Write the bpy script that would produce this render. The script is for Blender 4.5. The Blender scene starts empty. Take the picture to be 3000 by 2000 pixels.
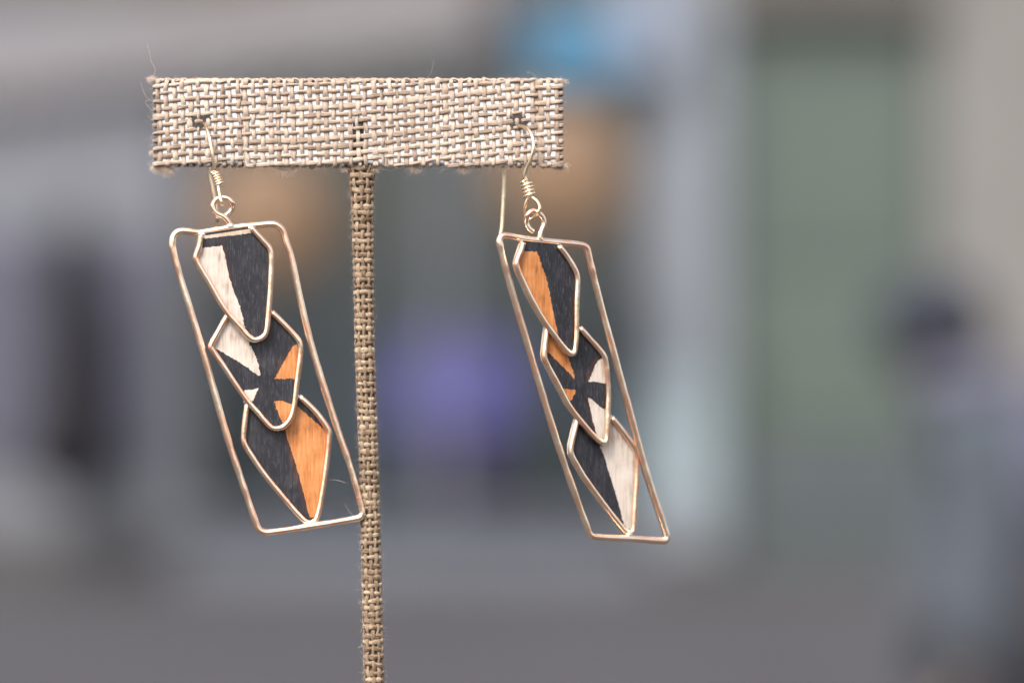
import bpy, bmesh, math, random
import numpy as np
from mathutils import Vector, Matrix, noise as mnoise

random.seed(7)
rng = np.random.default_rng(7)
scene = bpy.context.scene
C = scene.collection

# ------------------------------------------------------------------ camera
H = 1.46            # height of the lens above the pavement
DF = 0.417          # distance from the lens to the stand
cam_d = bpy.data.cameras.new('camera')
cam = bpy.data.objects.new('camera', cam_d)
C.objects.link(cam)
cam.location = (0, -DF, H)
cam.rotation_euler = (math.radians(90), 0, 0)
cam_d.lens = 100.0
cam_d.sensor_width = 36.0
cam_d.clip_start = 0.02
cam_d.clip_end = 500
cam_d.dof.use_dof = True
cam_d.dof.focus_distance = DF - 0.003
cam_d.dof.aperture_fstop = 7.2
cam_d.dof.aperture_blades = 0
scene.camera = cam

# ------------------------------------------------------------------ sky, sun, exposure
SUN_EL, SUN_AZ = 51, 206      # azimuth clockwise from +Y (behind the camera, to the left)
world = bpy.data.worlds.new('World')
scene.world = world
world.use_nodes = True
wn, wl = world.node_tree.nodes, world.node_tree.links
bg = wn['Background']
sky = wn.new('ShaderNodeTexSky')
sky.sky_type = 'NISHITA'
sky.sun_disc = False
sky.sun_elevation = math.radians(SUN_EL)
sky.sun_rotation = math.radians(SUN_AZ)
sky.air_density = 1.0
sky.dust_density = 4.0
sky.ozone_density = 1.0
hs = wn.new('ShaderNodeHueSaturation')
hs.inputs['Saturation'].default_value = 0.5     # thin overcast
wl.new(sky.outputs[0], hs.inputs['Color'])
wl.new(hs.outputs[0], bg.inputs['Color'])
bg.inputs['Strength'].default_value = 0.15
sun_d = bpy.data.lights.new('sun', 'SUN')
sun_d.energy = 1.5
sun_d.angle = math.radians(14)
sun_d.color = (1.0, 0.965, 0.92)
sun = bpy.data.objects.new('sun', sun_d)
C.objects.link(sun)
_a, _e = math.radians(SUN_AZ), math.radians(SUN_EL)
sdir = Vector((math.sin(_a) * math.cos(_e), math.cos(_a) * math.cos(_e), math.sin(_e)))
sun.rotation_euler = sdir.to_track_quat('Z', 'Y').to_euler()
sun.location = (-3, -4, 8)

vs = scene.view_settings
vs.view_transform = 'Standard'
vs.look = 'None'
vs.gamma = 1.0
vs.exposure = 1.24
vs.use_curve_mapping = False
scene.render.engine = 'CYCLES'
scene.cycles.use_denoising = True
scene.cycles.max_bounces = 8
scene.cycles.caustics_reflective = False
scene.cycles.caustics_refractive = False

# ------------------------------------------------------------------ helpers
PX = 0.00012        # metres per photograph pixel at one metre


def P(px, py, d):
    """A point seen at (px, py) that stands d metres from the lens."""
    s = PX * d
    return Vector(((px - 1500) * s, d - DF, H - (py - 1000) * s))


def tag(o, label=None, cat=None, group=None, kind=None):
    if label: o['label'] = label
    if cat: o['category'] = cat
    if group: o['group'] = group
    if kind: o['kind'] = kind
    return o


def empty(name, loc, rz=0.0):
    o = bpy.data.objects.new(name, None)
    o.empty_display_size = 0.01
    C.objects.link(o)
    o.location = loc
    o.rotation_euler = (0, 0, rz)
    return o


def link(name, me, m, parent=None, smooth=True):
    if m is not None:
        me.materials.append(m)
    if smooth:
        me.polygons.foreach_set('use_smooth', [True] * len(me.polygons))
    o = bpy.data.objects.new(name, me)
    C.objects.link(o)
    if parent: o.parent = parent
    return o


class MB:
    """Collects vertices, faces and uv coordinates for one mesh."""
    def __init__(s):
        s.v, s.f, s.uv = [], [], []

    def add(s, v, f, uv=None):
        b = len(s.v)
        s.v += [tuple(p) for p in v]
        for k, fc in enumerate(f):
            s.f.append(tuple(i + b for i in fc))
            s.uv.append(uv[k] if uv else [(0, 0)] * len(fc))

    def box(s, a, b):
        x0, y0, z0 = a; x1, y1, z1 = b
        v = [(x0, y0, z0), (x1, y0, z0), (x1, y1, z0), (x0, y1, z0), (x0, y0, z1), (x1, y0, z1), (x1, y1, z1), (x0, y1, z1)]
        s.add(v, [(3, 2, 1, 0), (4, 5, 6, 7), (0, 1, 5, 4), (1, 2, 6, 5), (2, 3, 7, 6), (3, 0, 4, 7)])

    def build(s, name, m, parent=None, smooth=True, bevel=0):
        me = bpy.data.meshes.new(name)
        me.from_pydata(s.v, [], s.f)
        ul = me.uv_layers.new(name='UVMap')
        flat = [c for fc in s.uv for p in fc for c in p]
        ul.data.foreach_set('uv', flat)
        me.update()
        if bevel:
            bm = bmesh.new(); bm.from_mesh(me)
            bmesh.ops.bevel(bm, geom=bm.edges[:], offset=bevel, segments=2, affect='EDGES', profile=0.6)
            bm.to_mesh(me); bm.free()
        return link(name, me, m, parent, smooth)


def catmull(pts, n=5, closed=False):
    p = np.asarray(pts, float)
    m = len(p)
    out = []
    rngk = range(m if closed else m - 1)
    for i in rngk:
        if closed:
            a, b, c, d = p[(i - 1) % m], p[i], p[(i + 1) % m], p[(i + 2) % m]
        else:
            a, b, c, d = p[max(i - 1, 0)], p[i], p[i + 1], p[min(i + 2, m - 1)]
        # centripetal-ish: limit the tangents by the neighbouring segment length
        lbc = np.linalg.norm(c - b)
        def tang(u, w, l1, l2):
            return (w - u) / (l1 + l2 + 1e-12)
        t1 = tang(a, c, np.linalg.norm(b - a), lbc) * lbc
        t2 = tang(b, d, lbc, np.linalg.norm(d - c)) * lbc
        for k in range(n):
            t = k / n
            out.append((2*t**3 - 3*t*t + 1) * b + (t**3 - 2*t*t + t) * t1 + (-2*t**3 + 3*t*t) * c + (t**3 - t*t) * t2)
    if not closed:
        out.append(p[-1])
    return np.array(out)


def tube(mb, pts, ra, rb=None, sides=10, closed=False, up=None, caps=True, v0=0.0):
    """Sweep an ellipse (ra across, rb along `up`) along pts. ra, rb: numbers or arrays."""
    p = np.asarray(pts, float)
    n = len(p)
    ra = np.broadcast_to(np.asarray(ra, float), (n,))
    rb = ra if rb is None else np.broadcast_to(np.asarray(rb, float), (n,))
    if closed:
        t = np.roll(p, -1, 0) - np.roll(p, 1, 0)
    else:
        t = np.gradient(p, axis=0)
    t /= np.linalg.norm(t, axis=1)[:, None] + 1e-15
    N = np.zeros((n, 3))
    if up is not None:
        u = np.broadcast_to(np.asarray(up, float), (n, 3))
        N = u - (u * t).sum(1)[:, None] * t
        N /= np.linalg.norm(N, axis=1)[:, None] + 1e-15
    else:
        a = np.array((0, -1, 0.02))
        v = a - a.dot(t[0]) * t[0]; v /= np.linalg.norm(v)
        N[0] = v
        for i in range(1, n):
            v = v - v.dot(t[i]) * t[i]; v /= np.linalg.norm(v) + 1e-15
            N[i] = v
    B = np.cross(t, N)
    ang = np.arange(sides) / sides * 2 * math.pi
    ring = p[:, None] + ra[:, None, None] * np.cos(ang)[None, :, None] * B[:, None] + rb[:, None, None] * np.sin(ang)[None, :, None] * N[:, None]
    verts = ring.reshape(-1, 3)
    L = np.concatenate([[0], np.cumsum(np.linalg.norm(np.diff(p, axis=0), axis=1))]) + v0
    faces, uvs = [], []
    for i in range(n if closed else n - 1):
        j = (i + 1) % n
        li, lj = L[i], (L[j] if j > i else L[i] + (L[i] - L[i - 1]))
        for k in range(sides):
            q = (k + 1) % sides
            faces.append((i * sides + k, i * sides + q, j * sides + q, j * sides + k))
            uvs.append([(li, k / sides), (li, (k + 1) / sides), (lj, (k + 1) / sides), (lj, k / sides)])
    if caps and not closed:
        faces.append(tuple(range(sides))[::-1]); uvs.append([(0, 0)] * sides)
        faces.append(tuple((n - 1) * sides + k for k in range(sides))); uvs.append([(0, 0)] * sides)
    mb.add(verts.tolist(), faces, uvs)


# ------------------------------------------------------------------ materials
def mat(name, col=(0.5, 0.5, 0.5), rough=0.6, metal=0.0, spec=0.5):
    m = bpy.data.materials.new(name)
    m.use_nodes = True
    b = m.node_tree.nodes['Principled BSDF']
    b.inputs['Base Color'].default_value = (*col, 1)
    b.inputs['Roughness'].default_value = rough
    b.inputs['Metallic'].default_value = metal
    b.inputs['Specular IOR Level'].default_value = spec
    return m, m.node_tree.nodes, m.node_tree.links, b


def nd(n, kind, **kw):
    x = n.new(kind)
    for k, v in kw.items():
        if k in x.inputs: x.inputs[k].default_value = v
        else: setattr(x, k, v)
    return x


def ramp(n, stops):
    r = n.new('ShaderNodeValToRGB')
    e = r.color_ramp.elements
    while len(e) < len(stops): e.new(0.5)
    for q, (p, c) in zip(e, stops):
        q.position = p
        q.color = (*c, 1) if len(c) == 3 else c
    return r


def noisy(name, c1, c2, scale, rough=0.7, metal=0.0, spec=0.4, bump=0.0, bdist=0.0005, bscale=None):
    m, n, l, b = mat(name, c1, rough, metal, spec)
    tc = n.new('ShaderNodeTexCoord')
    t = nd(n, 'ShaderNodeTexNoise', Scale=scale, Detail=5.0, Roughness=0.6)
    l.new(tc.outputs['Object'], t.inputs['Vector'])
    r = ramp(n, [(0.3, c1), (0.7, c2)])
    l.new(t.outputs['Fac'], r.inputs['Fac']); l.new(r.outputs['Color'], b.inputs['Base Color'])
    if bump:
        t2 = nd(n, 'ShaderNodeTexNoise', Scale=bscale or scale * 3, Detail=4.0)
        l.new(tc.outputs['Object'], t2.inputs['Vector'])
        bp = nd(n, 'ShaderNodeBump', Strength=bump, Distance=bdist)
        l.new(t2.outputs['Fac'], bp.inputs['Height']); l.new(bp.outputs['Normal'], b.inputs['Normal'])
    return m


def thread_mat(name, dark, mid, light):
    """Jute yarn: long fibres run along u of the strand, each strand a little different."""
    m, n, l, b = mat(name, mid, 0.95, 0, 0.15)
    b.inputs['Sheen Weight'].default_value = 0.2
    uv = n.new('ShaderNodeUVMap')
    oi = n.new('ShaderNodeObjectInfo')
    mp = nd(n, 'ShaderNodeMapping'); mp.inputs['Scale'].default_value = (700, 7, 1)
    l.new(uv.outputs[0], mp.inputs['Vector'])
    ad = nd(n, 'ShaderNodeVectorMath', operation='ADD')
    cx = n.new('ShaderNodeCombineXYZ')
    mu = nd(n, 'ShaderNodeMath', operation='MULTIPLY'); mu.inputs[1].default_value = 57.0
    l.new(oi.outputs['Random'], mu.inputs[0]); l.new(mu.outputs[0], cx.inputs['X']); l.new(mu.outputs[0], cx.inputs['Z'])
    l.new(mp.outputs[0], ad.inputs[0]); l.new(cx.outputs[0], ad.inputs[1])
    t = nd(n, 'ShaderNodeTexNoise', Scale=1.0, Detail=3.0, Roughness=0.65)
    l.new(ad.outputs[0], t.inputs['Vector'])
    t2 = nd(n, 'ShaderNodeTexNoise', Scale=0.35, Detail=2.0)
    l.new(ad.outputs[0], t2.inputs['Vector'])
    mx = nd(n, 'ShaderNodeMath', operation='MULTIPLY_ADD'); mx.inputs[1].default_value = 0.24; 
    l.new(oi.outputs['Random'], mx.inputs[0])
    av = nd(n, 'ShaderNodeMath', operation='ADD')
    h1 = nd(n, 'ShaderNodeMath', operation='MULTIPLY'); h1.inputs[1].default_value = 0.55
    h2 = nd(n, 'ShaderNodeMath', operation='MULTIPLY'); h2.inputs[1].default_value = 0.45
    l.new(t.outputs['Fac'], h1.inputs[0]); l.new(t2.outputs['Fac'], h2.inputs[0])
    l.new(h1.outputs[0], av.inputs[0]); l.new(h2.outputs[0], av.inputs[1])
    sb = nd(n, 'ShaderNodeMath', operation='SUBTRACT'); sb.inputs[1].default_value = 0.13
    l.new(av.outputs[0], sb.inputs[0]); l.new(sb.outputs[0], mx.inputs[2])
    r = ramp(n, [(0.28, dark), (0.48, mid), (0.7, light)])
    l.new(mx.outputs[0], r.inputs['Fac']); l.new(r.outputs['Color'], b.inputs['Base Color'])
    bp = nd(n, 'ShaderNodeBump', Strength=1.0, Distance=0.0002)
    l.new(t.outputs['Fac'], bp.inputs['Height']); l.new(bp.outputs['Normal'], b.inputs['Normal'])
    return m


def gold_mat(name, c1, c2, rough=0.22):
    """Hammered, slightly tarnished gold-filled wire."""
    m, n, l, b = mat(name, c1, rough, 1.0)
    tc = n.new('ShaderNodeTexCoord')
    t = nd(n, 'ShaderNodeTexNoise', Scale=300.0, Detail=1.0, Roughness=0.5)
    l.new(tc.outputs['Object'], t.inputs['Vector'])
    r = ramp(n, [(0.38, c1), (0.62, c2)])
    l.new(t.outputs['Fac'], r.inputs['Fac']); l.new(r.outputs['Color'], b.inputs['Base Color'])
    t3 = nd(n, 'ShaderNodeTexNoise', Scale=260.0, Detail=1.0)
    l.new(tc.outputs['Object'], t3.inputs['Vector'])
    rr = nd(n, 'ShaderNodeMapRange'); rr.inputs['To Min'].default_value = rough * 0.75; rr.inputs['To Max'].default_value = rough * 1.25
    l.new(t3.outputs['Fac'], rr.inputs['Value']); l.new(rr.outputs[0], b.inputs['Roughness'])
    t2 = nd(n, 'ShaderNodeTexNoise', Scale=750.0, Detail=1.0)
    l.new(tc.outputs['Object'], t2.inputs['Vector'])
    bp = nd(n, 'ShaderNodeBump', Strength=0.12, Distance=0.0003)
    l.new(t2.outputs['Fac'], bp.inputs['Height']); l.new(bp.outputs['Normal'], b.inputs['Normal'])
    return m


def wood_mat(name, dark, mid, light, rough, spec, speck=None, tilt=0.27):
    """Thin wood, grain along the drop of the earring."""
    m, n, l, b = mat(name, mid, rough, 0, spec)
    tc = n.new('ShaderNodeTexCoord')
    mp = nd(n, 'ShaderNodeMapping')
    mp.inputs['Rotation'].default_value = (0, -tilt, 0)
    mp.inputs['Scale'].default_value = (2600, 2600, 240)
    l.new(tc.outputs['Object'], mp.inputs['Vector'])
    t = nd(n, 'ShaderNodeTexNoise', Scale=1.0, Detail=4.0, Roughness=0.6, Distortion=0.4)
    l.new(mp.outputs[0], t.inputs['Vector'])
    t2 = nd(n, 'ShaderNodeTexNoise', Scale=330.0, Detail=3.0)
    l.new(tc.outputs['Object'], t2.inputs['Vector'])
    av = nd(n, 'ShaderNodeMath', operation='MULTIPLY_ADD'); av.inputs[1].default_value = 0.5
    sc_ = nd(n, 'ShaderNodeMath', operation='MULTIPLY'); sc_.inputs[1].default_value = 0.5
    l.new(t2.outputs['Fac'], sc_.inputs[0])
    l.new(t.outputs['Fac'], av.inputs[0]); l.new(sc_.outputs[0], av.inputs[2])
    r = ramp(n, [(0.33, dark), (0.5, mid), (0.68, light)])
    l.new(av.outputs[0], r.inputs['Fac'])
    out = r.outputs['Color']
    if speck:
        t3 = nd(n, 'ShaderNodeTexNoise', Scale=1.0, Detail=5.0, Roughness=0.75)
        mp2 = nd(n, 'ShaderNodeMapping'); mp2.inputs['Rotation'].default_value = (0, -tilt, 0); mp2.inputs['Scale'].default_value = (5200, 5200, 750)
        l.new(tc.outputs['Object'], mp2.inputs['Vector']); l.new(mp2.outputs[0], t3.inputs['Vector'])
        r3 = ramp(n, [(0.53, (0, 0, 0)), (0.72, (1, 1, 1))])
        l.new(t3.outputs['Fac'], r3.inputs['Fac'])
        mx = nd(n, 'ShaderNodeMix', data_type='RGBA')
        l.new(r3.outputs['Color'], mx.inputs['Factor']); l.new(out, mx.inputs['A']); mx.inputs['B'].default_value = (*speck, 1)
        out = mx.outputs['Result']
    l.new(out, b.inputs['Base Color'])
    bp = nd(n, 'ShaderNodeBump', Strength=0.6, Distance=0.00008)
    l.new(t.outputs['Fac'], bp.inputs['Height']); l.new(bp.outputs['Normal'], b.inputs['Normal'])
    return m


M = {}
M['jute_bar'] = thread_mat('jute_bar', (0.21, 0.145, 0.106), (0.37, 0.277, 0.211), (0.52, 0.42, 0.335))
M['jute_post'] = thread_mat('jute_post', (0.09, 0.05, 0.026), (0.25, 0.17, 0.108), (0.42, 0.32, 0.217))
M['fuzz'], *_ = mat('jute_fibre', (0.66, 0.52, 0.42), 0.6)
M['core_white'] = noisy('silvered_card', (0.90, 0.90, 0.91), (0.96, 0.96, 0.96), 900, 0.32, 0.8, 0.8, 0.6, 0.0001, 1400)
M['core_dark'] = noisy('dark_core', (0.03, 0.026, 0.022), (0.05, 0.042, 0.035), 900, 0.8)
M['core_brown'] = noisy('brown_core', (0.07, 0.045, 0.028), (0.12, 0.08, 0.05), 900, 0.9)
M['gold'] = gold_mat('gold_wire', (1.0, 0.71, 0.45), (1.0, 0.84, 0.61), 0.27)
M['rose'] = gold_mat('rose_gold_wire', (0.98, 0.61, 0.42), (1.0, 0.78, 0.58), 0.24)
M['solder'] = noisy('silver_solder', (0.62, 0.58, 0.50), (0.75, 0.71, 0.62), 1500, 0.42, 1.0, 0.5, 0.5, 0.0001, 2500)
M['w_black'] = wood_mat('charcoal_wood', (0.007, 0.007, 0.010), (0.016, 0.015, 0.019), (0.045, 0.040, 0.043), 0.45, 0.38, (0.09, 0.086, 0.094))
M['w_cream'] = wood_mat('cream_wood', (0.30, 0.205, 0.145), (0.55, 0.455, 0.38), (0.63, 0.55, 0.475), 0.6, 0.3)
M['w_orange'] = wood_mat('orange_wood', (0.24, 0.075, 0.022), (0.48, 0.18, 0.053), (0.60, 0.28, 0.11), 0.55, 0.35)
M['w_side'] = wood_mat('raw_wood_edge', (0.35, 0.25, 0.18), (0.5, 0.38, 0.28), (0.62, 0.5, 0.4), 0.8, 0.2)
M['w_brown'] = wood_mat('scorched_wood', (0.025, 0.014, 0.016), (0.04, 0.022, 0.022), (0.10, 0.05, 0.035), 0.6, 0.3)

# =================================================================== the setting (far, out of focus)
DW = 17.3                       # the shop front across the pavement
sW = PX * DW

M['paving'] = noisy('paving', (0.043, 0.041, 0.045), (0.056, 0.053, 0.058), 1.3, 0.8, 0, 0.3)
M['render_grey'] = noisy('grey_render', (0.137, 0.142, 0.156), (0.163, 0.166, 0.182), 2.0, 0.9, 0, 0.2)
M['render_warm'] = noisy('warm_grey_render', (0.158, 0.150, 0.140), (0.183, 0.175, 0.164), 2.0, 0.9, 0, 0.2)
M['stone_pale'] = noisy('pale_stone', (0.171, 0.184, 0.205), (0.194, 0.210, 0.230), 2.0, 0.8, 0, 0.3)
M['fascia'] = noisy('fascia_paint', (0.169, 0.157, 0.163), (0.191, 0.179, 0.182), 2.0, 0.6, 0, 0.4)
M['plinth'] = noisy('dark_plinth', (0.044, 0.043, 0.044), (0.063, 0.059, 0.059), 3.0, 0.8)
M['door_green'] = noisy('sage_door_paint', (0.061, 0.080, 0.066), (0.073, 0.092, 0.074), 2.0, 0.45, 0, 0.5)
M['door_dark'] = noisy('door_kick_plate', (0.05, 0.06, 0.062), (0.065, 0.075, 0.078), 3.0, 0.5)
M['shutter'] = noisy('slate_shutter', (0.088, 0.088, 0.118), (0.104, 0.104, 0.137), 2.0, 0.6)
M['frame_grey'] = noisy('window_frame_paint', (0.095, 0.102, 0.120), (0.113, 0.121, 0.140), 3.0, 0.5)
M['soffit'] = noisy('brown_soffit', (0.084, 0.074, 0.066), (0.106, 0.095, 0.084), 3.0, 0.8)
M['interior'] = noisy('shop_interior', (0.232, 0.239, 0.280), (0.322, 0.325, 0.382), 1.2, 0.9)
M['shop_floor'] = noisy('shop_floor', (0.150, 0.158, 0.165), (0.210, 0.217, 0.225), 1.5, 0.5)
M['black_iron'] = noisy('black_iron', (0.012, 0.011, 0.012), (0.02, 0.018, 0.02), 6.0, 0.9, 0, 0.1)
M['blue_sign'] = noisy('blue_enamel', (0.041, 0.138, 0.228), (0.050, 0.152, 0.244), 3.0, 0.4)
M['sign_pale'] = noisy('pale_blue_board', (0.165, 0.191, 0.249), (0.184, 0.209, 0.266), 3.0, 0.5)
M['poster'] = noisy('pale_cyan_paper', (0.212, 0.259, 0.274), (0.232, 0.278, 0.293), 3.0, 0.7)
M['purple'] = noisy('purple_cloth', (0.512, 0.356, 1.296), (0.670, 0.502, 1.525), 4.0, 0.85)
M['plum'] = noisy('plum_cloth', (0.172, 0.095, 0.254), (0.243, 0.135, 0.338), 4.0, 0.85)
M['amber'] = noisy('amber_glow', (0.076, 0.049, 0.032), (0.089, 0.059, 0.038), 14.0, 0.8)
_b = M['amber'].node_tree.nodes['Principled BSDF']          # weak warm emission added to lift the globes' dark undersides
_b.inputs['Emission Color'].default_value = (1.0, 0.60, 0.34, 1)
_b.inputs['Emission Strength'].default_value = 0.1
M['leaf'] = noisy('leaf', (0.05, 0.085, 0.035), (0.09, 0.13, 0.05), 9.0, 0.6)
M['leaf2'] = noisy('olive_leaf', (0.085, 0.095, 0.04), (0.13, 0.135, 0.06), 9.0, 0.6)
M['pot'] = noisy('slate_pot', (0.12, 0.13, 0.145), (0.16, 0.17, 0.185), 6.0, 0.7)

m, n, l, b = mat('shop_glass', (0.9, 0.95, 0.95), 0.02)
tr = n.new('ShaderNodeBsdfTransparent'); gl = nd(n, 'ShaderNodeBsdfGlossy', Roughness=0.02)
fr = nd(n, 'ShaderNodeFresnel', IOR=1.5); mixs = n.new('ShaderNodeMixShader')
tr.inputs[0].default_value = (0.9, 0.95, 0.94, 1)
l.new(fr.outputs[0], mixs.inputs[0]); l.new(tr.outputs[0], mixs.inputs[1]); l.new(gl.outputs[0], mixs.inputs[2])
l.new(mixs.outputs[0], n['Material Output'].inputs['Surface'])
M['glass'] = m

# pavement: one sheet to the horizon
mb = MB()
mb.add([(-150, -150, 0), (150, -150, 0), (150, 150, 0), (-150, 150, 0)], [(0, 1, 2, 3)])
pav = mb.build('pavement', M['paving'], None, False)
tag(pav, 'grey paved ground in front of the blurred shop', 'pavement', kind='structure')

# shop building: local origin at the foot of the wall plane
YW = DW - DF
shop = empty('shop_building', (0, YW, 0))
tag(shop, 'out of focus grey shop front with wide window, pale pillar and green door', 'building')


def X(px): return (px - 1500) * sW
def Z(py): return H - (py - 1000) * sW


def slab(name, m, x0, x1, z0, z1, y0, y1, parent=shop, bevel=0.0):
    q = MB(); q.box((x0, y0, z0), (x1, y1, z1))
    return q.build(name, m, parent, False, bevel)


ZT = 6.5
wl_left = slab('wall', M['render_grey'], -9, X(505), 0.30, Z(0), 0.0, 3.0)
slab('wall', M['soffit'], -9, X(2100), Z(0), ZT, 0.02, 3.0)                 # painted band over the fascia
slab('wall', M['render_warm'], X(2745), 9, 0.30, ZT, -0.02, 3.0)
slab('wall', M['soffit'], X(2115), X(2745), Z(35), ZT, -0.12, 3.0)              # deep lintel over the door
pil = slab('pillar', M['stone_pale'], X(1905), X(2115), 0.22, ZT, -0.14, 3.0, bevel=0.02)
slab('pillar_foot', M['plinth'], X(1890), X(2130), 0.0, 0.22, -0.18, 3.0)
slab('plinth', M['plinth'], -9, X(505), 0.0, 0.299, -0.05, 3.0)
slab('plinth', M['plinth'], X(2745), 9, 0.0, 0.299, -0.06, 3.0)
slab('stall_riser', M['frame_grey'], X(505), X(1905), 0.0, 0.36, 0.03, 0.3)
slab('window_sill', M['frame_grey'], X(495), X(1905) - .005, 0.362, 0.42, -0.07, 0.32)
slab('back_wall', M['interior'], X(505), X(1905), 0.0, Z(0), 2.2, 2.4)
slab('shop_floor', M['shop_floor'], X(505), X(1905), 0.361, 0.40, 0.325, 2.19)
slab('shop_ceiling', M['interior'], X(505), X(1905), Z(60), Z(0), 0.3, 2.19)
# sloping fascia board along the left, rising to the right
q = MB()
zl, zr = Z(175), Z(15)
hh = 0.20
x0, x1 = X(-700), X(1420)
zl = Z(290)
q.add([(x0, -0.14, zl - hh), (x1, -0.14, zr - hh), (x1, 0.018, zr - hh), (x0, 0.018, zl - hh),
       (x0, -0.14, zl + hh), (x1, -0.14, zr + hh), (x1, 0.018, zr + hh), (x0, 0.018, zl + hh)],
      [(3, 2, 1, 0), (4, 5, 6, 7), (0, 1, 5, 4), (1, 2, 6, 5), (2, 3, 7, 6), (3, 0, 4, 7)])
q.build('fascia_board', M['fascia'], shop, False)
# shop window: frame and panes
wf = slab('window_head', M['frame_grey'], X(505), X(1905), Z(150), Z(75), 0.06, 0.2)
for px in (540, 1300, 1890):
    slab('mullion', M['frame_grey'], X(px) - 0.05, X(px) + 0.05, 0.421, Z(150) - .001, 0.07, 0.19)
for a, c in ((540, 1300), (1300, 1890)):
    slab('window_pane', M['glass'], X(a) + 0.051, X(c) - 0.051, 0.43, Z(150) - .01, 0.12, 0.128)
# shutter panel in the left wall
sh = slab('shutter', M['shutter'], X(-160), X(470), Z(1370), Z(680), -0.03, 0.0)
for k in range(14):
    z = Z(1370) + 0.05 + k * (Z(680) - Z(1370) - 0.1) / 13.5
    slab('slat', M['shutter'], X(-150), X(460), z, z + 0.06, -0.055, -0.031, sh)
# door
dr = slab('door', M['door_green'], X(2125), X(2735), 0.30, Z(40), 0.1, 0.16)
slab('kick_plate', M['door_dark'], X(2135), X(2725), 0.02, 0.299, 0.09, 0.16, dr)
for (a, c, zz0, zz1) in ((2170, 2700, Z(1250), Z(820)), (2170, 2700, Z(760), Z(140))):
    slab('door_panel', M['door_green'], X(a), X(c), zz0, zz1, 0.075, 0.099, dr, 0.012)
slab('door_rail', M['door_dark'], X(2170), X(2700), 0.33, Z(1290), 0.08, 0.099, dr, 0.01)
q = MB(); tube(q, [(X(2170) + .05, 0.03, 1.0), (X(2170) + .05, 0.03, 1.35)], 0.014); tube(q, [(X(2170) + .05, 0.03, 1.03), (X(2170) + .05, 0.1, 1.03)], 0.01)
tube(q, [(X(2170) + .05, 0.03, 1.32), (X(2170) + .05, 0.1, 1.32)], 0.01)
q.build('door_handle', M['black_iron'], dr)
slab('door_step', M['plinth'], X(2131), X(2744), 0.0, 0.05, -0.25, 0.2)

# black iron fixture hanging down the left wall: a folded parasol
px0, D1 = 205, DW - 0.45
base = P(px0, 1490, D1)
um = empty('folded_parasol', (base.x, base.y, base.z))
tag(um, 'slim black folded parasol hung point down on the grey wall', 'parasol')
s1 = PX * D1
prof = [(0, 0.01), (0.10, 0.03), (0.14, 0.13), (0.30, 0.25), (0.55, 0.19), (1.0, 0.15), (1.45, 0.14), (1.62, 0.11), (1.66, 0.03)]
q = MB()
for k in range(8):                       # eight pleats of the closed canopy
    a = k * math.pi / 4
    pts = [(math.cos(a) * r * 0.55, math.sin(a) * r * 0.55, z) for z, r in prof]
    tube(q, catmull(pts, 3), np.interp(np.linspace(0, 1, 25), np.linspace(0, 1, 9), [r * 0.5 for _, r in prof]), sides=6)
q.build('canopy', M['black_iron'], um)
q = MB(); tube(q, [(0, 0, 1.6), (0, 0, 1.78), (0.03, 0, 1.84), (0.08, 0, 1.84), (0.1, 0, 1.79)], 0.014, sides=8)
q.build('handle', M['black_iron'], um)
q = MB(); tube(q, [(0, 0.0, 1.78), (0, 0.43, 1.80)], 0.012, sides=8)
q.build('wall_hook', M['black_iron'], um)

# two amber globes added as solid stand-ins for warm blurred glow discs
for px, py, rr, dd, lab in ((780, 625, 190, 16.6, 'round amber globe added for the warm glow disc beside the grey wall'),
                            (1640, 500, 195, 16.4, 'round amber globe added for the warm glow disc below the blue sign')):
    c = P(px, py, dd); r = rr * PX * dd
    g = empty('warm_glow_globe', c - Vector((0, 0, r)))
    tag(g, lab, 'lantern', 'added warm glow globes by the shop window')
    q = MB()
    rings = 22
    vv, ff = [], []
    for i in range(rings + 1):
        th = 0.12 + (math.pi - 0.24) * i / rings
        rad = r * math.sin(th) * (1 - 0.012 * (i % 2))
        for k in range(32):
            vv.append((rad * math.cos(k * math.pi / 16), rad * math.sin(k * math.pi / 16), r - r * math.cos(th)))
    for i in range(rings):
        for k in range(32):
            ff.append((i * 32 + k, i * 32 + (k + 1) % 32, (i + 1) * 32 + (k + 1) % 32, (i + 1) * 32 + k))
    q.add(vv, ff); q.build('glow_shell', M['amber'], g)
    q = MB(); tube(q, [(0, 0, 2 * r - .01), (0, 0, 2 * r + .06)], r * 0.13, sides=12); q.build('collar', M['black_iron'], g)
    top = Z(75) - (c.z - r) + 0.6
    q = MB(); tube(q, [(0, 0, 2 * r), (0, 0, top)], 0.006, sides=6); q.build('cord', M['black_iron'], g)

# blue sign with a pale panel, fixed to the pillar
c = P(1700, 150, 16.95)
sg = empty('hanging_sign', (c.x, c.y, c.z))
tag(sg, 'bright blue sign board with a pale blue end panel beside the pillar', 'sign')
w = PX * 16.95
q = MB(); q.box((-150 * w, -0.03, -100 * w), (95 * w, 0.03, 130 * w)); q.build('board', M['blue_sign'], sg, False, 0.008)
q = MB(); q.box((96 * w, -0.025, -60 * w), (265 * w, 0.025, 260 * w)); q.build('end_panel', M['sign_pale'], sg, False, 0.008)
q = MB(); tube(q, [(-100 * w, 0, 125 * w), (-100 * w, 0, 700 * w)], 0.012, sides=8); q.build('bracket', M['black_iron'], sg)
q = MB(); tube(q, [(200 * w, 0.02, 150 * w), (200 * w, 0.35, 150 * w)], 0.012, sides=8); q.build('bracket', M['black_iron'], sg)

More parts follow.
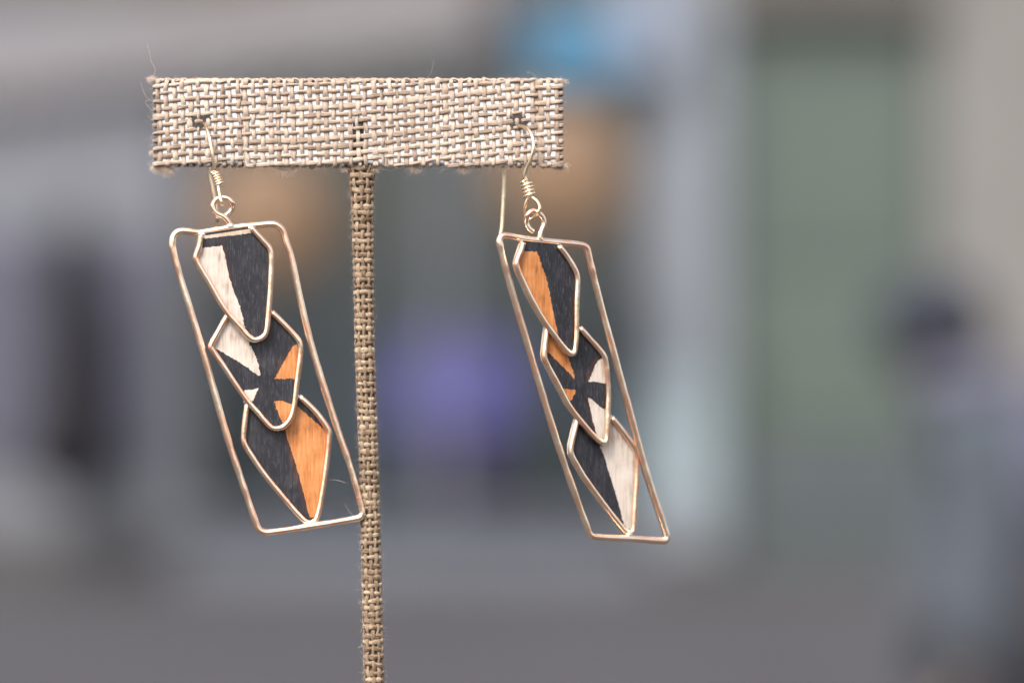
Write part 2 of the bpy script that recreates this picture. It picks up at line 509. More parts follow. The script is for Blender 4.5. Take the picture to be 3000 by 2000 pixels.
# pale poster on the pillar
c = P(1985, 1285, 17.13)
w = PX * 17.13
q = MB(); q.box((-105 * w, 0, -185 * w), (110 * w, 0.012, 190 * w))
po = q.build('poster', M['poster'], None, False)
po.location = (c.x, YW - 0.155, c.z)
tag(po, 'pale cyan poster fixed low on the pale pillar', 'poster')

# purple dress on a stand in the window
dd = 17.3 + 0.50
c = P(1330, 1000, dd); w = PX * dd
df = empty('dress_form', (c.x, dd - DF, 0.40))
tag(df, 'purple shawl over a plum dress on a dress form behind the window', 'dress form')
z0 = 0.40
zs = [(1.62, .035, .035), (1.52, .04, .04), (1.50, .14, .08), (1.42, .19, .10), (1.30, .17, .11), (1.12, .13, .095), (0.98, .17, .12)]
def loft(rows, mbx, k=24, wav=0.0, nw=7):
    vv, ff = [], []
    for i, (z, a, bb) in enumerate(rows):
        for j in range(k):
            t = j / k * 2 * math.pi
            f = 1 + wav * (i / len(rows)) * math.sin(nw * t)
            vv.append((a * f * math.cos(t), bb * f * math.sin(t), z))
    for i in range(len(rows) - 1):
        for j in range(k):
            ff.append((i * k + j, i * k + (j + 1) % k, (i + 1) * k + (j + 1) % k, (i + 1) * k + j))
    ff.append(tuple(range(k))[::-1]); ff.append(tuple((len(rows) - 1) * k + j for j in range(k)))
    mbx.add(vv, ff)
q = MB(); loft([(z - z0 - 0.0, a, bb) for z, a, bb in zs][::-1], q); q.build('bodice', M['plum'], df)
q = MB(); loft([(0.99 - z0, .17, .12), (0.85 - z0, .235, .16), (0.65 - z0, .28, .19), (0.52 - z0, .30, .21)], q, 42, 0.12, 9); q.build('skirt', M['plum'], df)
q = MB(); loft([(1.50 - z0, .06, .04), (1.47 - z0, .30, .13), (1.2 - z0, .39, .15), (0.86 - z0, .36, .16)], q, 36, .06, 9); q.build('shawl', M['purple'], df)
q = MB(); tube(q, [(0, 0, 0), (0, 0, 0.2)], 0.02); q.build('stem', M['black_iron'], df)
q = MB(); loft([(0, .14, .14), (0.015, .13, .13), (0.02, .02, .02)], q); q.build('foot', M['black_iron'], df)


def plant(name, loc, h, spread, nleaf, m, pm, label, potr=0.12, poth=0.22, seed=1):
    r_ = random.Random(seed)
    g = empty(name, loc); tag(g, label, 'plant')
    q = MB(); loft([(0, potr * .75, potr * .75), (poth, potr, potr), (poth + .001, potr * .85, potr * .85), (poth - .03, potr * .8, potr * .8)], q); q.build('pot', pm, g)
    q = MB()
    stems = []
    for k in range(7):
        a = r_.uniform(0, 6.28); t = r_.uniform(.3, 1)
        tip = (math.cos(a) * spread * t * .7, math.sin(a) * spread * t * .7, poth + h * r_.uniform(.6, 1))
        pts = catmull([(0, 0, poth - .04), (tip[0] * .3, tip[1] * .3, poth + h * .35), tip], 4)
        tube(q, pts, np.linspace(.008, .003, len(pts)), sides=5); stems.append(pts)
    q.build('stem', M['soffit'], g)
    q = MB()
    for k in range(nleaf):
        s_ = r_.choice(stems); p = s_[r_.randrange(2, len(s_))] + np.array([r_.gauss(0, spread * .25), r_.gauss(0, spread * .25), r_.gauss(0, h * .12)])
        L = r_.uniform(.05, .11); d = np.array([r_.gauss(0, 1), r_.gauss(0, 1), r_.gauss(0.1, .6)]); d /= np.linalg.norm(d)
        sd = np.cross(d, [r_.gauss(0, .3), r_.gauss(0, .3), 1]); sd /= np.linalg.norm(sd) + 1e-9
        up = np.cross(sd, d)
        q.add([p, p + d * L * .5 + sd * L * .22 + up * .006, p + d * L - up * .012, p + d * L * .5 - sd * L * .22 + up * .006, p + d * L * .5], [(0, 1, 4), (1, 2, 4), (2, 3, 4), (3, 0, 4)])
    q.build('foliage', m, g, False)
    return g


c = P(1290, 205, 17.2)
g = plant('hanging_plant', (c.x, c.y + 0.55, c.z - 0.20), 0.30, 0.42, 260, M['leaf'], M['pot'], 'leafy green hanging plant below the fascia board', 0.13, 0.16, 3)
q = MB(); tube(q, [(0, 0, 0.16), (0, 0, 0.9)], 0.006, sides=6); q.build('hanging_cord', M['black_iron'], g)
c = P(1440, 1500, 18.0)
plant('potted_plant', (c.x, c.y, 0.40), 0.36, 0.32, 240, M['leaf2'], M['pot'], 'low olive green plant in a slate pot beside the purple dress', 0.17, 0.2, 4)
c = P(660, 1500, 18.1)
plant('potted_plant', (c.x, c.y, 0.40), 0.55, 0.25, 260, M['leaf'], M['plinth'], 'dark green plant in a dark pot behind the window corner', 0.15, 0.25, 5)


# ------------------------------------------------------------------ person at the right edge
def skin_mesh(name, verts, edges, radii, m, parent, root=0, sub=2):
    me = bpy.data.meshes.new(name)
    me.from_pydata(verts, edges, [])
    o = bpy.data.objects.new(name, me); C.objects.link(o)
    md = o.modifiers.new('skin', 'SKIN'); md.use_smooth_shade = True
    for i, r in enumerate(radii):
        sv = me.skin_vertices[0].data[i]
        sv.radius = r if isinstance(r, tuple) else (r, r)
        sv.use_root = (i == root)
    sb = o.modifiers.new('sub', 'SUBSURF'); sb.levels = sub; sb.render_levels = sub
    dg = bpy.context.evaluated_depsgraph_get()
    ev = bpy.data.meshes.new_from_object(o.evaluated_get(dg))
    bpy.data.objects.remove(o)
    return link(name, ev, m, parent)


M['skin'] = noisy('skin', (0.121, 0.087, 0.073), (0.137, 0.102, 0.087), 20, 0.55)
M['cap'] = noisy('navy_cap', (0.016, 0.019, 0.030), (0.022, 0.025, 0.037), 40, 0.85)
M['hair'] = noisy('dark_hair', (0.03, 0.026, 0.022), (0.05, 0.042, 0.035), 60, 0.6)
M['jacket'] = noisy('slate_blue_jacket', (0.060, 0.070, 0.085), (0.072, 0.082, 0.098), 12, 0.9)
M['scarf'] = noisy('lilac_scarf', (0.087, 0.087, 0.129), (0.106, 0.106, 0.147), 12, 0.9)
M['bag'] = noisy('dark_bag', (0.026, 0.024, 0.028), (0.037, 0.033, 0.037), 12, 0.7)
M['trousers'] = noisy('charcoal_trousers', (0.030, 0.030, 0.037), (0.041, 0.041, 0.048), 12, 0.9)
M['shoe'] = noisy('dark_shoe', (0.03, 0.028, 0.026), (0.045, 0.04, 0.036), 20, 0.5)
M['eye'], *_ = mat('eye', (0.05, 0.04, 0.035), 0.1)
DP = 6.0
pp = P(2815, 1000, DP)
per = empty('person', (pp.x, pp.y, 0))
per.scale = (0.94, 0.94, 0.94)
tag(per, 'person in dark cap and long slate blue coat with a lilac backpack and dark bag', 'person')
# facing -X (to the left), head bowed a little
hx, hz = -0.055, 1.53
bv = [(0.02, 0, 0.95), (0.02, 0, 1.12), (0.03, 0, 1.28), (0.02, 0, 1.385), (0.0, 0, 1.44), (-0.02, 0, 1.475), (hx, 0, hz), (hx - .005, 0, hz + .07),
      (hx - 0.07, 0, hz - 0.055), (hx - 0.105, 0, hz - 0.01),
      (0.02, -.17, 1.375), (0.05, -.21, 1.09), (0.0, -.20, 0.86), (-0.01, -.195, 0.81),
      (0.02, .17, 1.375), (0.06, .21, 1.09), (0.03, .20, 0.86), (0.02, .195, 0.81),
      (0.02, -.09, 0.90), (0.0, -.10, 0.50), (0.04, -.10, 0.09), (-0.10, -.105, 0.045),
      (0.02, .09, 0.90), (0.06, .10, 0.50), (0.12, .10, 0.09), (-0.01, .105, 0.045)]
be = [(0, 1), (1, 2), (2, 3), (3, 4), (4, 5), (5, 6), (6, 7), (6, 8), (6, 9), (3, 10), (10, 11), (11, 12), (12, 13), (3, 14), (14, 15), (15, 16), (16, 17),
      (0, 18), (18, 19), (19, 20), (20, 21), (0, 22), (22, 23), (23, 24), (24, 25)]
br = [(.08, .08), (.08, .08), (.09, .08), (.08, .07), .055, .052, (.085, .098), (.075, .085), .04, .016,
      .055, .042, .03, .028, .055, .042, .03, .028, .055, .05, .04, .035, .055, .05, .04, .035]
# hands: five fingers each
for (wi, sy) in ((13, -1), (17, 1)):
    wx, wy, wz = bv[wi]
    pi_ = len(bv)
    bv.append((wx - .035, wy, wz - .04)); br.append((.028, .022)); be.append((wi, pi_))
    for f in range(4):
        oy = (f - 1.5) * .019
        a = len(bv); ln = (.030, .034, .032, .025)[f]
        bv += [(wx - .062, wy + oy, wz - .075), (wx - .070, wy + oy * 1.05, wz - .075 - ln), (wx - .058, wy + oy, wz - .085 - 1.7 * ln)]
        br += [.010, .009, .0075]; be += [(pi_, a), (a, a + 1), (a + 1, a + 2)]
    a = len(bv)
    bv += [(wx - .058, wy - .03 * -sy * -1, wz - .045), (wx - .082, wy - .04 * -sy * -1, wz - .075)]
    br += [.011, .009]; be += [(pi_, a), (a, a + 1)]
skin_mesh('body', bv, be, br, M['skin'], per)
jv = [(0.02, 0, 0.70), (0.02, 0, 1.10), (0.03, 0, 1.28), (0.02, 0, 1.39), (0.01, 0, 1.425), (0.02, -.18, 1.375), (0.05, -.215, 1.09), (0.0, -.20, 0.81),
      (0.02, .18, 1.375), (0.06, .215, 1.09), (0.03, .205, 0.81)]
je = [(0, 1), (1, 2), (2, 3), (3, 4), (3, 5), (5, 6), (6, 7), (3, 8), (8, 9), (9, 10)]
skin_mesh('jacket', jv, je, [(.17, .135), (.15, .115), (.155, .12), (.125, .10), .075, .075, .062, .048, .075, .062, .048], M['jacket'], per)
tv = [(0.02, 0, 0.92), (0.02, -.09, 0.86), (0.0, -.10, 0.50), (0.04, -.10, 0.11), (0.02, .09, 0.86), (0.06, .10, 0.50), (0.12, .10, 0.11)]
skin_mesh('trousers', tv, [(0, 1), (1, 2), (2, 3), (0, 4), (4, 5), (5, 6)], [(.13, .11), .10, .075, .06, .10, .075, .06], M['trousers'], per)
for (x, y) in ((0.04, -.10), (0.12, .10)):
    skin_mesh('shoe', [(x + .03, y, .05), (x - .05, y, .045), (x - .15, y, .035)], [(0, 1), (1, 2)], [(.05, .045), (.05, .043), (.042, .032)], M['shoe'], per)
q = MB(); loft([(z, a, bb) for z, a, bb in ((-.02, .125, .115), (.05, .132, .118), (.10, .115, .104), (.135, .07, .06), (.145, .01, .01))], q, 28)
cp = q.build('cap', M['cap'], per); cp.location = (hx + .0, 0, hz + 0.035); cp.rotation_euler = (0, math.radians(-8), 0)
q = MB()
vv, ff = [], []
for i in range(9):
    t = math.radians(-62 + i * 15.5)
    for k in range(4):
        rr = 0.105 + 0.028 * k
        vv.append((-rr * math.cos(t) * (1.05 if k else .95), rr * math.sin(t) * .85, 0.012 - .010 * k * math.cos(t)))
        vv.append((-rr * math.cos(t) * (1.05 if k else .95), rr * math.sin(t) * .85, 0.006 - .010 * k * math.cos(t)))
for i in range(8):
    for k in range(3):
        a = i * 8 + k * 2; b2 = a + 8
        ff += [(a, a + 2, b2 + 2, b2), (a + 1, b2 + 1, b2 + 3, a + 3)]
    ff.append((i * 8 + 6, i * 8 + 7, i * 8 + 15, i * 8 + 14))
q.add(vv, ff); pk = q.build('peak', M['cap'], cp)
q = MB(); loft([(-.11, .05, .075), (-.06, .075, .088), (0.0, .085, .096), (.05, .09, .1)], q, 24)
hr = q.build('hair', M['hair'], per); hr.location = (hx + .04, 0, hz)
for s in (-1, 1):
    q = MB(); loft([(-.011, .002, .002), (-.007, .009, .009), (0, .0115, .0115), (.007, .009, .009), (.011, .002, .002)], q, 12)
    ey = q.build('eye', M['eye'], per); ey.location = (hx - .083, s * .034, hz + .012)
    q = MB(); tube(q, catmull([(hx + .01, s * .09, hz + .03), (hx + .022, s * .104, hz + .005), (hx + .008, s * .092, hz - .025)], 4), .011, sides=8)
    q.build('ear', M['skin'], per)
q = MB(); tube(q, catmull([(-.07, -.06, 1.45), (0.0, -.10, 1.46), (0.09, -.05, 1.47), (0.10, .05, 1.47), (0.0, .10, 1.46), (-.07, .06, 1.45)], 4, True), .045, sides=10, closed=True)
q.build('scarf', M['scarf'], per)
q = MB(); loft([(0, .11, .07), (.03, .15, .09), (.30, .14, .085), (.36, .10, .05)], q, 24)
bk_ = MB(); loft([(0, .07, .12), (.03, .10, .15), (.25, .10, .15), (.36, .06, .10)], bk_, 24)
bpk = bk_.build('backpack', M['scarf'], per); bpk.location = (0.21, 0.02, 1.08); bpk.rotation_euler = (0, math.radians(-6), 0)
bgp = q.build('shoulder_bag', M['bag'], per); bgp.location = (0.235, -.14, 0.72); bgp.rotation_euler = (0, math.radians(4), 0)
q = MB(); tube(q, catmull([(0.20, -.15, 1.06), (0.10, -.17, 1.25), (0.03, -.14, 1.465), (-0.02, 0.02, 1.40), (0.0, 0.15, 1.2)], 5), .018, .006, sides=8)
q.build('bag_strap', M['bag'], per)

# =================================================================== the jewellery stand
MM = 0.001
PXF = PX * DF          # 0.05 mm per photograph pixel at the stand


def FX(px): return (px - 1500) * PXF
def FZ(py): return H - (py - 1000) * PXF


BAR_X0, BAR_X1 = FX(455), FX(1643)
BAR_ZT, BAR_ZB = FZ(238), FZ(486)
CORE_T = 2.4 * MM
Z_BASE = H - 0.118
stand = empty('earring_stand', (FX(1100), 1.2 * MM, Z_BASE))
tag(stand, 'T shaped earring stand wrapped in tan woven burlap', 'earring stand')
SO = Vector(stand.location)


def loc(v):           # world -> stand space
    return [(p[0] - SO.x, p[1] - SO.y, p[2] - SO.z) for p in v]


class SMB(MB):
    def build(s, *a, **k):
        s.v = loc(s.v)
        return MB.build(s, *a, **k)


q = SMB(); q.box((BAR_X0 + .4 * MM, 0, BAR_ZB + .3 * MM), (BAR_X1 - .4 * MM, CORE_T, BAR_ZT - .3 * MM))
bar = q.build('crossbar', M['core_white'], stand, False, 0.0003)
tag(bar, 'white glossy strip showing through the burlap')
# dark seam where the post is fixed, and the dark punctures at the hooks
q = SMB(); q.box((FX(1034), -0.06 * MM, BAR_ZB + .4 * MM), (FX(1066), 0.2 * MM, FZ(345)))
q.build('seam', M['core_dark'], bar, False)


def blob(px, py, rx, rz, y, seed):
    r_ = random.Random(seed); q = SMB(); k = 18
    ring = [(FX(px) + rx * MM * math.cos(t) * r_.uniform(.75, 1.1), y, FZ(py) + rz * MM * math.sin(t) * r_.uniform(.75, 1.1)) for t in [i / k * 2 * math.pi for i in range(k)]]
    q.add(ring + [(x, y + .15 * MM, z) for x, _, z in ring] , [tuple(range(k))] + [(i, (i + 1) % k, k + (i + 1) % k, k + i) for i in range(k)])
    return q.build('puncture', M['core_dark'], bar, False)


blob(592, 357, 1.7, 1.15, -.475 * MM, 1)
blob(1516, 356, 1.6, 1.2, -.475 * MM, 2)

PW, PH = 1.19 * MM, 1.15 * MM       # pitch of the weave
def rowshift(x):                      # the weft climbs to the right
    u = (x - BAR_X0) / (BAR_X1 - BAR_X0)
    return (2.6 * u + 2.0 * u * u - 0.7 * u ** 3 + 0.16 * math.sin(9 * u)) * PH
AW = 0.16 * MM; BW = 0.32 * MM
NW = 51
wx_j = [BAR_X0 + (j + 0.5) * (BAR_X1 - BAR_X0) / NW + random.gauss(0, .06) * MM for j in range(NW)]


def colcoord(x):
    return (x - BAR_X0) / (BAR_X1 - BAR_X0) * NW - 0.5


def rowcoord(x, z):
    return (z - BAR_ZB - rowshift(x)) / PH


# warp: loops round the strip, top to bottom
for j in range(NW):
    sl = random.gauss(0, .10) * MM
    x0 = wx_j[j]
    pts, up = [], []
    zs_ = np.linspace(BAR_ZB + .1 * MM, BAR_ZT - .1 * MM, 76)
    wob = [random.gauss(0, .10) * MM for _ in range(9)]
    tj = abs(random.gauss(0, .10)) * MM; bj = abs(random.gauss(0, .10)) * MM
    for z in zs_:
        f = (z - BAR_ZB) / (BAR_ZT - BAR_ZB)
        x = x0 + sl * (f - .5) + np.interp(f, np.linspace(0, 1, 9), wob) - 0.35 * MM * (f - .5)
        r = rowcoord(x, z)
        pts.append((x, -BW + AW * math.cos(math.pi * (j + r)), z)); up.append((0, -1, 0))
    xt, xb = pts[-1][0], pts[0][0]
    top = [(xt, .25 * MM, BAR_ZT + .14 * MM), (xt, CORE_T * .5, BAR_ZT + (.20 + .10 * (j % 2)) * MM + tj), (xt, CORE_T - .1 * MM, BAR_ZT + .14 * MM)]
    bk = [(xt + (xb - xt) * t, CORE_T + (.38 + .18 * math.cos(math.pi * (j + t * 11))) * MM, BAR_ZT + (BAR_ZB - BAR_ZT) * t) for t in np.linspace(.02, .98, 34)]
    bot = [(xb, CORE_T - .1 * MM, BAR_ZB + .1 * MM), (xb, CORE_T * .5, BAR_ZB + .08 * MM - bj), (xb, .25 * MM, BAR_ZB - .02 * MM - bj)]
    up += [(0, -.5, 1), (0, 0, 1), (0, .5, 1)] + [(0, 1, 0)] * 34 + [(0, .5, -1), (0, 0, -1), (0, -.5, -1)]
    pts = pts + top + bk + bot
    nn = len(pts)
    w0 = random.uniform(.25, .40) * MM
    wv = w0 * (1 + .22 * np.interp(np.arange(nn), np.linspace(0, nn, 24), rng.normal(0, 1, 24)).clip(-1.3, 1.3) * .8)
    q = SMB(); tube(q, pts, wv, .15 * MM, sides=8, closed=True, up=up)
    q.build('warp_thread', M['jute_bar'], bar)

# weft: rows across the front, ends turned round the strip's ends; plain rows behind
for i in range(-6, 12):
    xs = np.linspace(BAR_X0 - .1 * MM, BAR_X1 + .1 * MM, NW * 6 + 1)
    wob = np.interp(xs, np.linspace(xs[0], xs[-1], 26), rng.normal(0, .075, 26)) * MM
    seg = []
    for x, wb in zip(xs, wob):
        z = BAR_ZB + rowshift(x) + i * PH + wb + .2 * MM
        if BAR_ZB - .05 * MM <= z <= BAR_ZT + .08 * MM:
            cj = colcoord(x)
            seg.append((x, -BW - AW * math.cos(math.pi * (cj + i)), z))
    if len(seg) < 14: continue
    pts = list(seg); up = [(0, -1, 0)] * len(seg)
    if seg[0][0] < BAR_X0 + .3 * MM:
        z = seg[0][2]
        pts = [(BAR_X0 + .6 * MM, CORE_T + .3 * MM, z), (BAR_X0 - .15 * MM, CORE_T, z), (BAR_X0 - .3 * MM, CORE_T * .5, z), (BAR_X0 - .25 * MM, .1 * MM, z)] + pts
        up = [(-.3, 1, 0), (-1, .4, 0), (-1, 0, 0), (-1, -.3, 0)] + up
    else:
        x, y, z = seg[0]; s = -1 if z < H + .02 and abs(z - BAR_ZB) < .5 * MM else 1
        e = BAR_ZT if s > 0 else BAR_ZB
        pts = [(x - 1.2 * MM, .9 * MM, e + s * .3 * MM), (x - .6 * MM, .1 * MM, e + s * .2 * MM)] + pts; up = [(0, 0, s), (0, -1, s)] + up
    if seg[-1][0] > BAR_X1 - .3 * MM:
        z = seg[-1][2]
        pts += [(BAR_X1 + .25 * MM, .1 * MM, z), (BAR_X1 + .3 * MM, CORE_T * .5, z), (BAR_X1 + .15 * MM, CORE_T, z), (BAR_X1 - .6 * MM, CORE_T + .3 * MM, z)]
        up += [(1, -.3, 0), (1, 0, 0), (1, .4, 0), (.3, 1, 0)]
    else:
        x, y, z = seg[-1]; e = BAR_ZT
        pts += [(x + .6 * MM, .1 * MM, e + .2 * MM), (x + 1.2 * MM, .9 * MM, e + .3 * MM)]; up += [(0, -1, 1), (0, 0, 1)]
    nn = len(pts)
    w0 = random.uniform(.26, .39) * MM
    wv = w0 * (1 + .20 * np.interp(np.arange(nn), np.linspace(0, nn, 40), rng.normal(0, 1, 40)).clip(-1.5, 1.5))
    q = SMB(); tube(q, pts, wv, .16 * MM, sides=8, up=up)
    q.build('weft_thread', M['jute_bar'], bar)
for i in range(11):
    xs = np.linspace(BAR_X0 - .1 * MM, BAR_X1 + .1 * MM, NW * 4 + 1)
    pts = [(x, CORE_T + (.38 - .18 * math.cos(math.pi * (colcoord(x) + i))) * MM, BAR_ZB + (i + .5) * (BAR_ZT - BAR_ZB) / 11) for x in xs]
    q = SMB(); tube(q, pts, .3 * MM, .2 * MM, sides=6, up=(0, 1, 0)); q.build('weft_thread', M['jute_bar'], bar)
# selvedge yarns lying along the top and bottom edge
for (zz, yy, n0) in ((BAR_ZT + .18 * MM, .55 * MM, 3), (BAR_ZT + .2 * MM, 1.6 * MM, 4)):
    xs = np.linspace(BAR_X0 - .2 * MM, BAR_X1 + .2 * MM, NW * 5)
    s = 1 if zz > H + .03 else -1
    pts = [(x, yy, zz + s * .17 * MM * math.cos(math.pi * (colcoord(x) + n0))) for x in xs]
    q = SMB(); tube(q, pts, .3 * MM, .2 * MM, sides=7, up=(0, 0, s)); q.build('weft_thread', M['jute_bar'], bar)

# ---- post
PC = [(488, 1056, 98), (505, 1057, 88), (540, 1059, 76), (618, 1061, 71), (800, 1064, 66), (1000, 1067, 64), (1400, 1081, 63), (1700, 1088, 64), (2000, 1095, 66), (2260, 1101, 66)]
pc_y = [a for a, _, _ in PC]
def post_c(py): return np.interp(py, pc_y, [b_ for _, b_, _ in PC])
def post_w(py): return np.interp(py, pc_y, [c_ for _, _, c_ in PC]) * PXF
PY0, PY1 = 486, 2255
q = SMB()
cpts = [(FX(post_c(y)), CORE_T * .5, FZ(y)) for y in np.linspace(PY0, PY1, 60)]
tube(q, cpts, [post_w(y) * .5 - .55 * MM for y in np.linspace(PY0, PY1, 60)], .9 * MM, sides=16, up=(0, -1, 0))
post = q.build('post', M['core_brown'], stand)
NR = int((PY1 - PY0) / 20.2)
NC = 10
def post_pt(py, th, off):
    a = post_w(py) * .5 - .32 * MM + off; b_ = 1.15 * MM + off
    return (FX(post_c(py)) + a * math.sin(th), CORE_T * .5 - b_ * math.cos(th), FZ(py))
ph = 0.0
rows_y = []
y = PY0 + 4
while y < PY1:
    rows_y.append(y); y += 20.4 * random.uniform(.84, 1.16)
for k, y in enumerate(rows_y):
    n_ = NC * 5
    w_ = [random.gauss(0, 1.9) for _ in range(6)]
    tl = random.gauss(0, 1.0)
    pts = []
    for t in range(n_):
        th = t / n_ * 2 * math.pi
        yy = y + tl * math.sin(th) + np.interp(t / n_ * 5, range(6), w_[:5] + w_[:1])
        pts.append(post_pt(yy, th, .15 * MM * math.cos(th * NC / 1 * .5 * 1 * 1 + math.pi * k) if False else .11 * MM * math.cos(NC * th / 2 + math.pi * k)))
    upv = [(math.sin(t / n_ * 2 * math.pi), -math.cos(t / n_ * 2 * math.pi), 0) for t in range(n_)]
    q = SMB(); wv = random.uniform(.31, .46) * MM * (1 + .18 * np.sin(np.arange(n_) * .9 + k))
    tube(q, pts, wv, .18 * MM, sides=7, closed=True, up=upv)
    q.build('weft_thread', M['jute_post'], post)
for j in range(NC):
    th0 = (j + 0.0) / NC * 2 * math.pi
    pts, up = [], []
    ys = np.arange(PY0 - 2, PY1, 4.6)
    wob = np.interp(ys, np.linspace(PY0, PY1, 60), rng.normal(0, .05, 60))
    rc = np.interp(ys, rows_y, np.arange(len(rows_y)))
    for yy, wb, r_ in zip(ys, wob, rc):
        th = th0 + wb
        pts.append(post_pt(yy, th, -.12 * MM * math.cos(math.pi * j + math.pi * r_))); up.append((math.sin(th), -math.cos(th), 0))
    q = SMB(); nn = len(pts)
    wv = .28 * MM * (1 + .25 * np.interp(np.arange(nn), np.linspace(0, nn, 120), rng.normal(0, 1, 120)).clip(-1.2, 1.2))
    tube(q, pts, wv, .17 * MM, sides=7, up=up)
    q.build('warp_thread', M['jute_post'], post)

# foot of the stand and the table it stands on (below the frame)
q = SMB()
k = 40
vv = []
for (z, r) in ((0, 27), (0.6, 28), (3.2, 28), (4, 27), (4, 1)):
    vv += [(SO.x + r * MM * math.cos(t / k * 2 * math.pi), SO.y + r * MM * .8 * math.sin(t / k * 2 * math.pi), Z_BASE + z * MM) for t in range(k)]
ff = [(i * k + j, i * k + (j + 1) % k, (i + 1) * k + (j + 1) % k, (i + 1) * k + j) for i in range(4) for j in range(k)] + [tuple(range(k))[::-1], tuple(4 * k + j for j in range(k))]
q.add(vv, ff); q.build('foot', M['jute_post'], stand, False)
M['table'] = noisy('dark_cloth_table', (0.05, 0.048, 0.046), (0.07, 0.066, 0.062), 60, 0.9)
tb = empty('display_table', (0, 0.0, 0)); tag(tb, 'dark topped table under the earring stand', 'table')
q = MB(); q.box((-.45, -.25, Z_BASE - .03), (.45, .25, Z_BASE - 0.0003)); q.build('table_top', M['table'], tb, False, .004)
for sx in (-1, 1):
    for sy in (-1, 1):
        q = MB(); q.box((sx * .42 - .02, sy * .22 - .02, 0), (sx * .42 + .02, sy * .22 + .02, Z_BASE - .0301)); q.build('leg', M['table'], tb, False)

# ---- loose fibres
def hair(mb, p, d, L, r, curl, n=6, rr=random):
    p = np.array(p, float); d = np.array(d, float); d /= np.linalg.norm(d)
    pts = [p.copy()]
    cv = np.array([rr.gauss(0, curl), rr.gauss(0, curl * .6), rr.gauss(0, curl)])
    for i in range(n):
        d = d + cv / n + np.array([rr.gauss(0, curl * .35), rr.gauss(0, curl * .25), rr.gauss(0, curl * .35)]) / n * 2
        d /= np.linalg.norm(d)
        p = p + d * L / n; pts.append(p.copy())
    tube(mb, pts, np.linspace(r, r * .5, len(pts)), sides=3, caps=False)


q = SMB()
for k in range(520):
    e = random.random()
    if e < .42:
        x = random.uniform(BAR_X0, BAR_X1); hair(q, (x, random.uniform(-.4, 2) * MM, BAR_ZT + .3 * MM), (random.gauss(0, 1.4), random.gauss(0, .3), .7), random.uniform(.4, 1.3) * MM, .009 * MM, 1.6)
    elif e < .72:
        x = random.uniform(BAR_X0, BAR_X1); hair(q, (x, random.uniform(-.4, 2) * MM, BAR_ZB - .3 * MM), (random.gauss(0, 1.4), random.gauss(0, .3), -.7), random.uniform(.4, 1.5) * MM, .009 * MM, 1.6)
    elif e < .86:
        z = random.uniform(BAR_ZB, BAR_ZT); hair(q, (BAR_X0 - .3 * MM, random.uniform(-.2, 2) * MM, z), (-1, 0, random.gauss(0, .9)), random.uniform(.4, 1.6) * MM, .009 * MM, 1.8)
    else:
        z = random.uniform(BAR_ZB, BAR_ZT); hair(q, (BAR_X1 + .3 * MM, random.uniform(-.2, 2) * MM, z), (1, 0, random.gauss(0, .9)), random.uniform(.4, 1.3) * MM, .009 * MM, 1.8)
for k in range(1500):               # nap standing off the face of the cloth
    hair(q, (random.uniform(BAR_X0, BAR_X1), -.45 * MM, random.uniform(BAR_ZB, BAR_ZT)), (random.gauss(0, 1), random.uniform(-.7, .1), random.gauss(0, 1)), random.uniform(.25, .8) * MM, .011 * MM, 1.6, 4)
tag(q.build('loose_fibre', M['fuzz'], bar), kind='stuff')


def W(px, py, y=0.0):
    p = P(px, py, DF + y)
    return (p.x, p.y, p.z)


# long single strays
for pts in ([(448, 225), (455, 205), (443, 180), (437, 150), (430, 132)], [(450, 300), (430, 285), (418, 262), (412, 240)], [(452, 330), (432, 310), (426, 298), (440, 292)],
            [(1250, 232), (1262, 215), (1268, 195), (1270, 178)], [(1572, 230), (1560, 215), (1545, 214), (1552, 206)], [(1180, 492), (1140, 500), (1110, 490)],
            [(1288, 508), (1296, 498), (1320, 495)], [(960, 1404), (990, 1406), (1012, 1414)], [(1010, 1476), (1022, 1496), (1036, 1512)]):
    q = SMB(); tube(q, catmull([W(a, b_, .5 * MM) for a, b_ in pts], 5), .016 * MM, sides=4, caps=False)
    q.build('stray_fibre', M['fuzz'], bar)


def tuft(px, py, dx, dz, n_, L, spread, seed):
    r_ = random.Random(seed); q = SMB(); x, y, z = W(px, py, .4 * MM)
    for k in range(n_):
        hair(q, (x + r_.gauss(0, spread) * MM, y + r_.gauss(0, spread * .5) * MM, z + r_.gauss(0, spread * .4) * MM), (dx + r_.gauss(0, .35), r_.gauss(0, .3), dz + r_.gauss(0, .35)), r_.uniform(.5, 1) * L * MM, .016 * MM, 1.3, 6, r_)
    tag(q.build('frayed_tuft', M['fuzz'], bar), kind='stuff')


tuft(463, 484, .05, -1, 420, 1.5, .30, 1)
tuft(488, 488, .25, -1, 420, 1.9, .30, 2)
tuft(474, 486, .1, -1, 260, 1.0, .45, 12)
tuft(447, 236, -.8, .6, 160, .9, .25, 3)
tuft(1638, 484, .8, -.7, 420, 1.1, .42, 4)
tuft(1644, 242, .9, .3, 200, .8, .35, 5)
tuft(1355, 492, .5, -.8, 240, 1.2, .38, 6)
tuft(1400, 490, .3, -.8, 90, .7, .3, 13)
tuft(820, 491, .97, -.14, 160, 1.9, .35, 7)
tuft(850, 493, .97, -.08, 120, 1.8, .2, 14)
tuft(1205, 491, .95, -.2, 170, 1.8, .4, 8)
tuft(452, 445, -.6, -.5, 120, .8, .25, 9)
tuft(1013, 494, -.3, -.8, 90, .8, .25, 10)
tuft(1100, 496, .4, -.6, 110, .9, .25, 11)
for k in range(26):
    r0 = random.Random(100 + k)
    top = r0.random() < .5
    tuft(r0.uniform(470, 1630), 236 if top else 488, r0.gauss(0, .8), .4 if top else -.5, 26, .55, .22, 200 + k)
q = SMB()
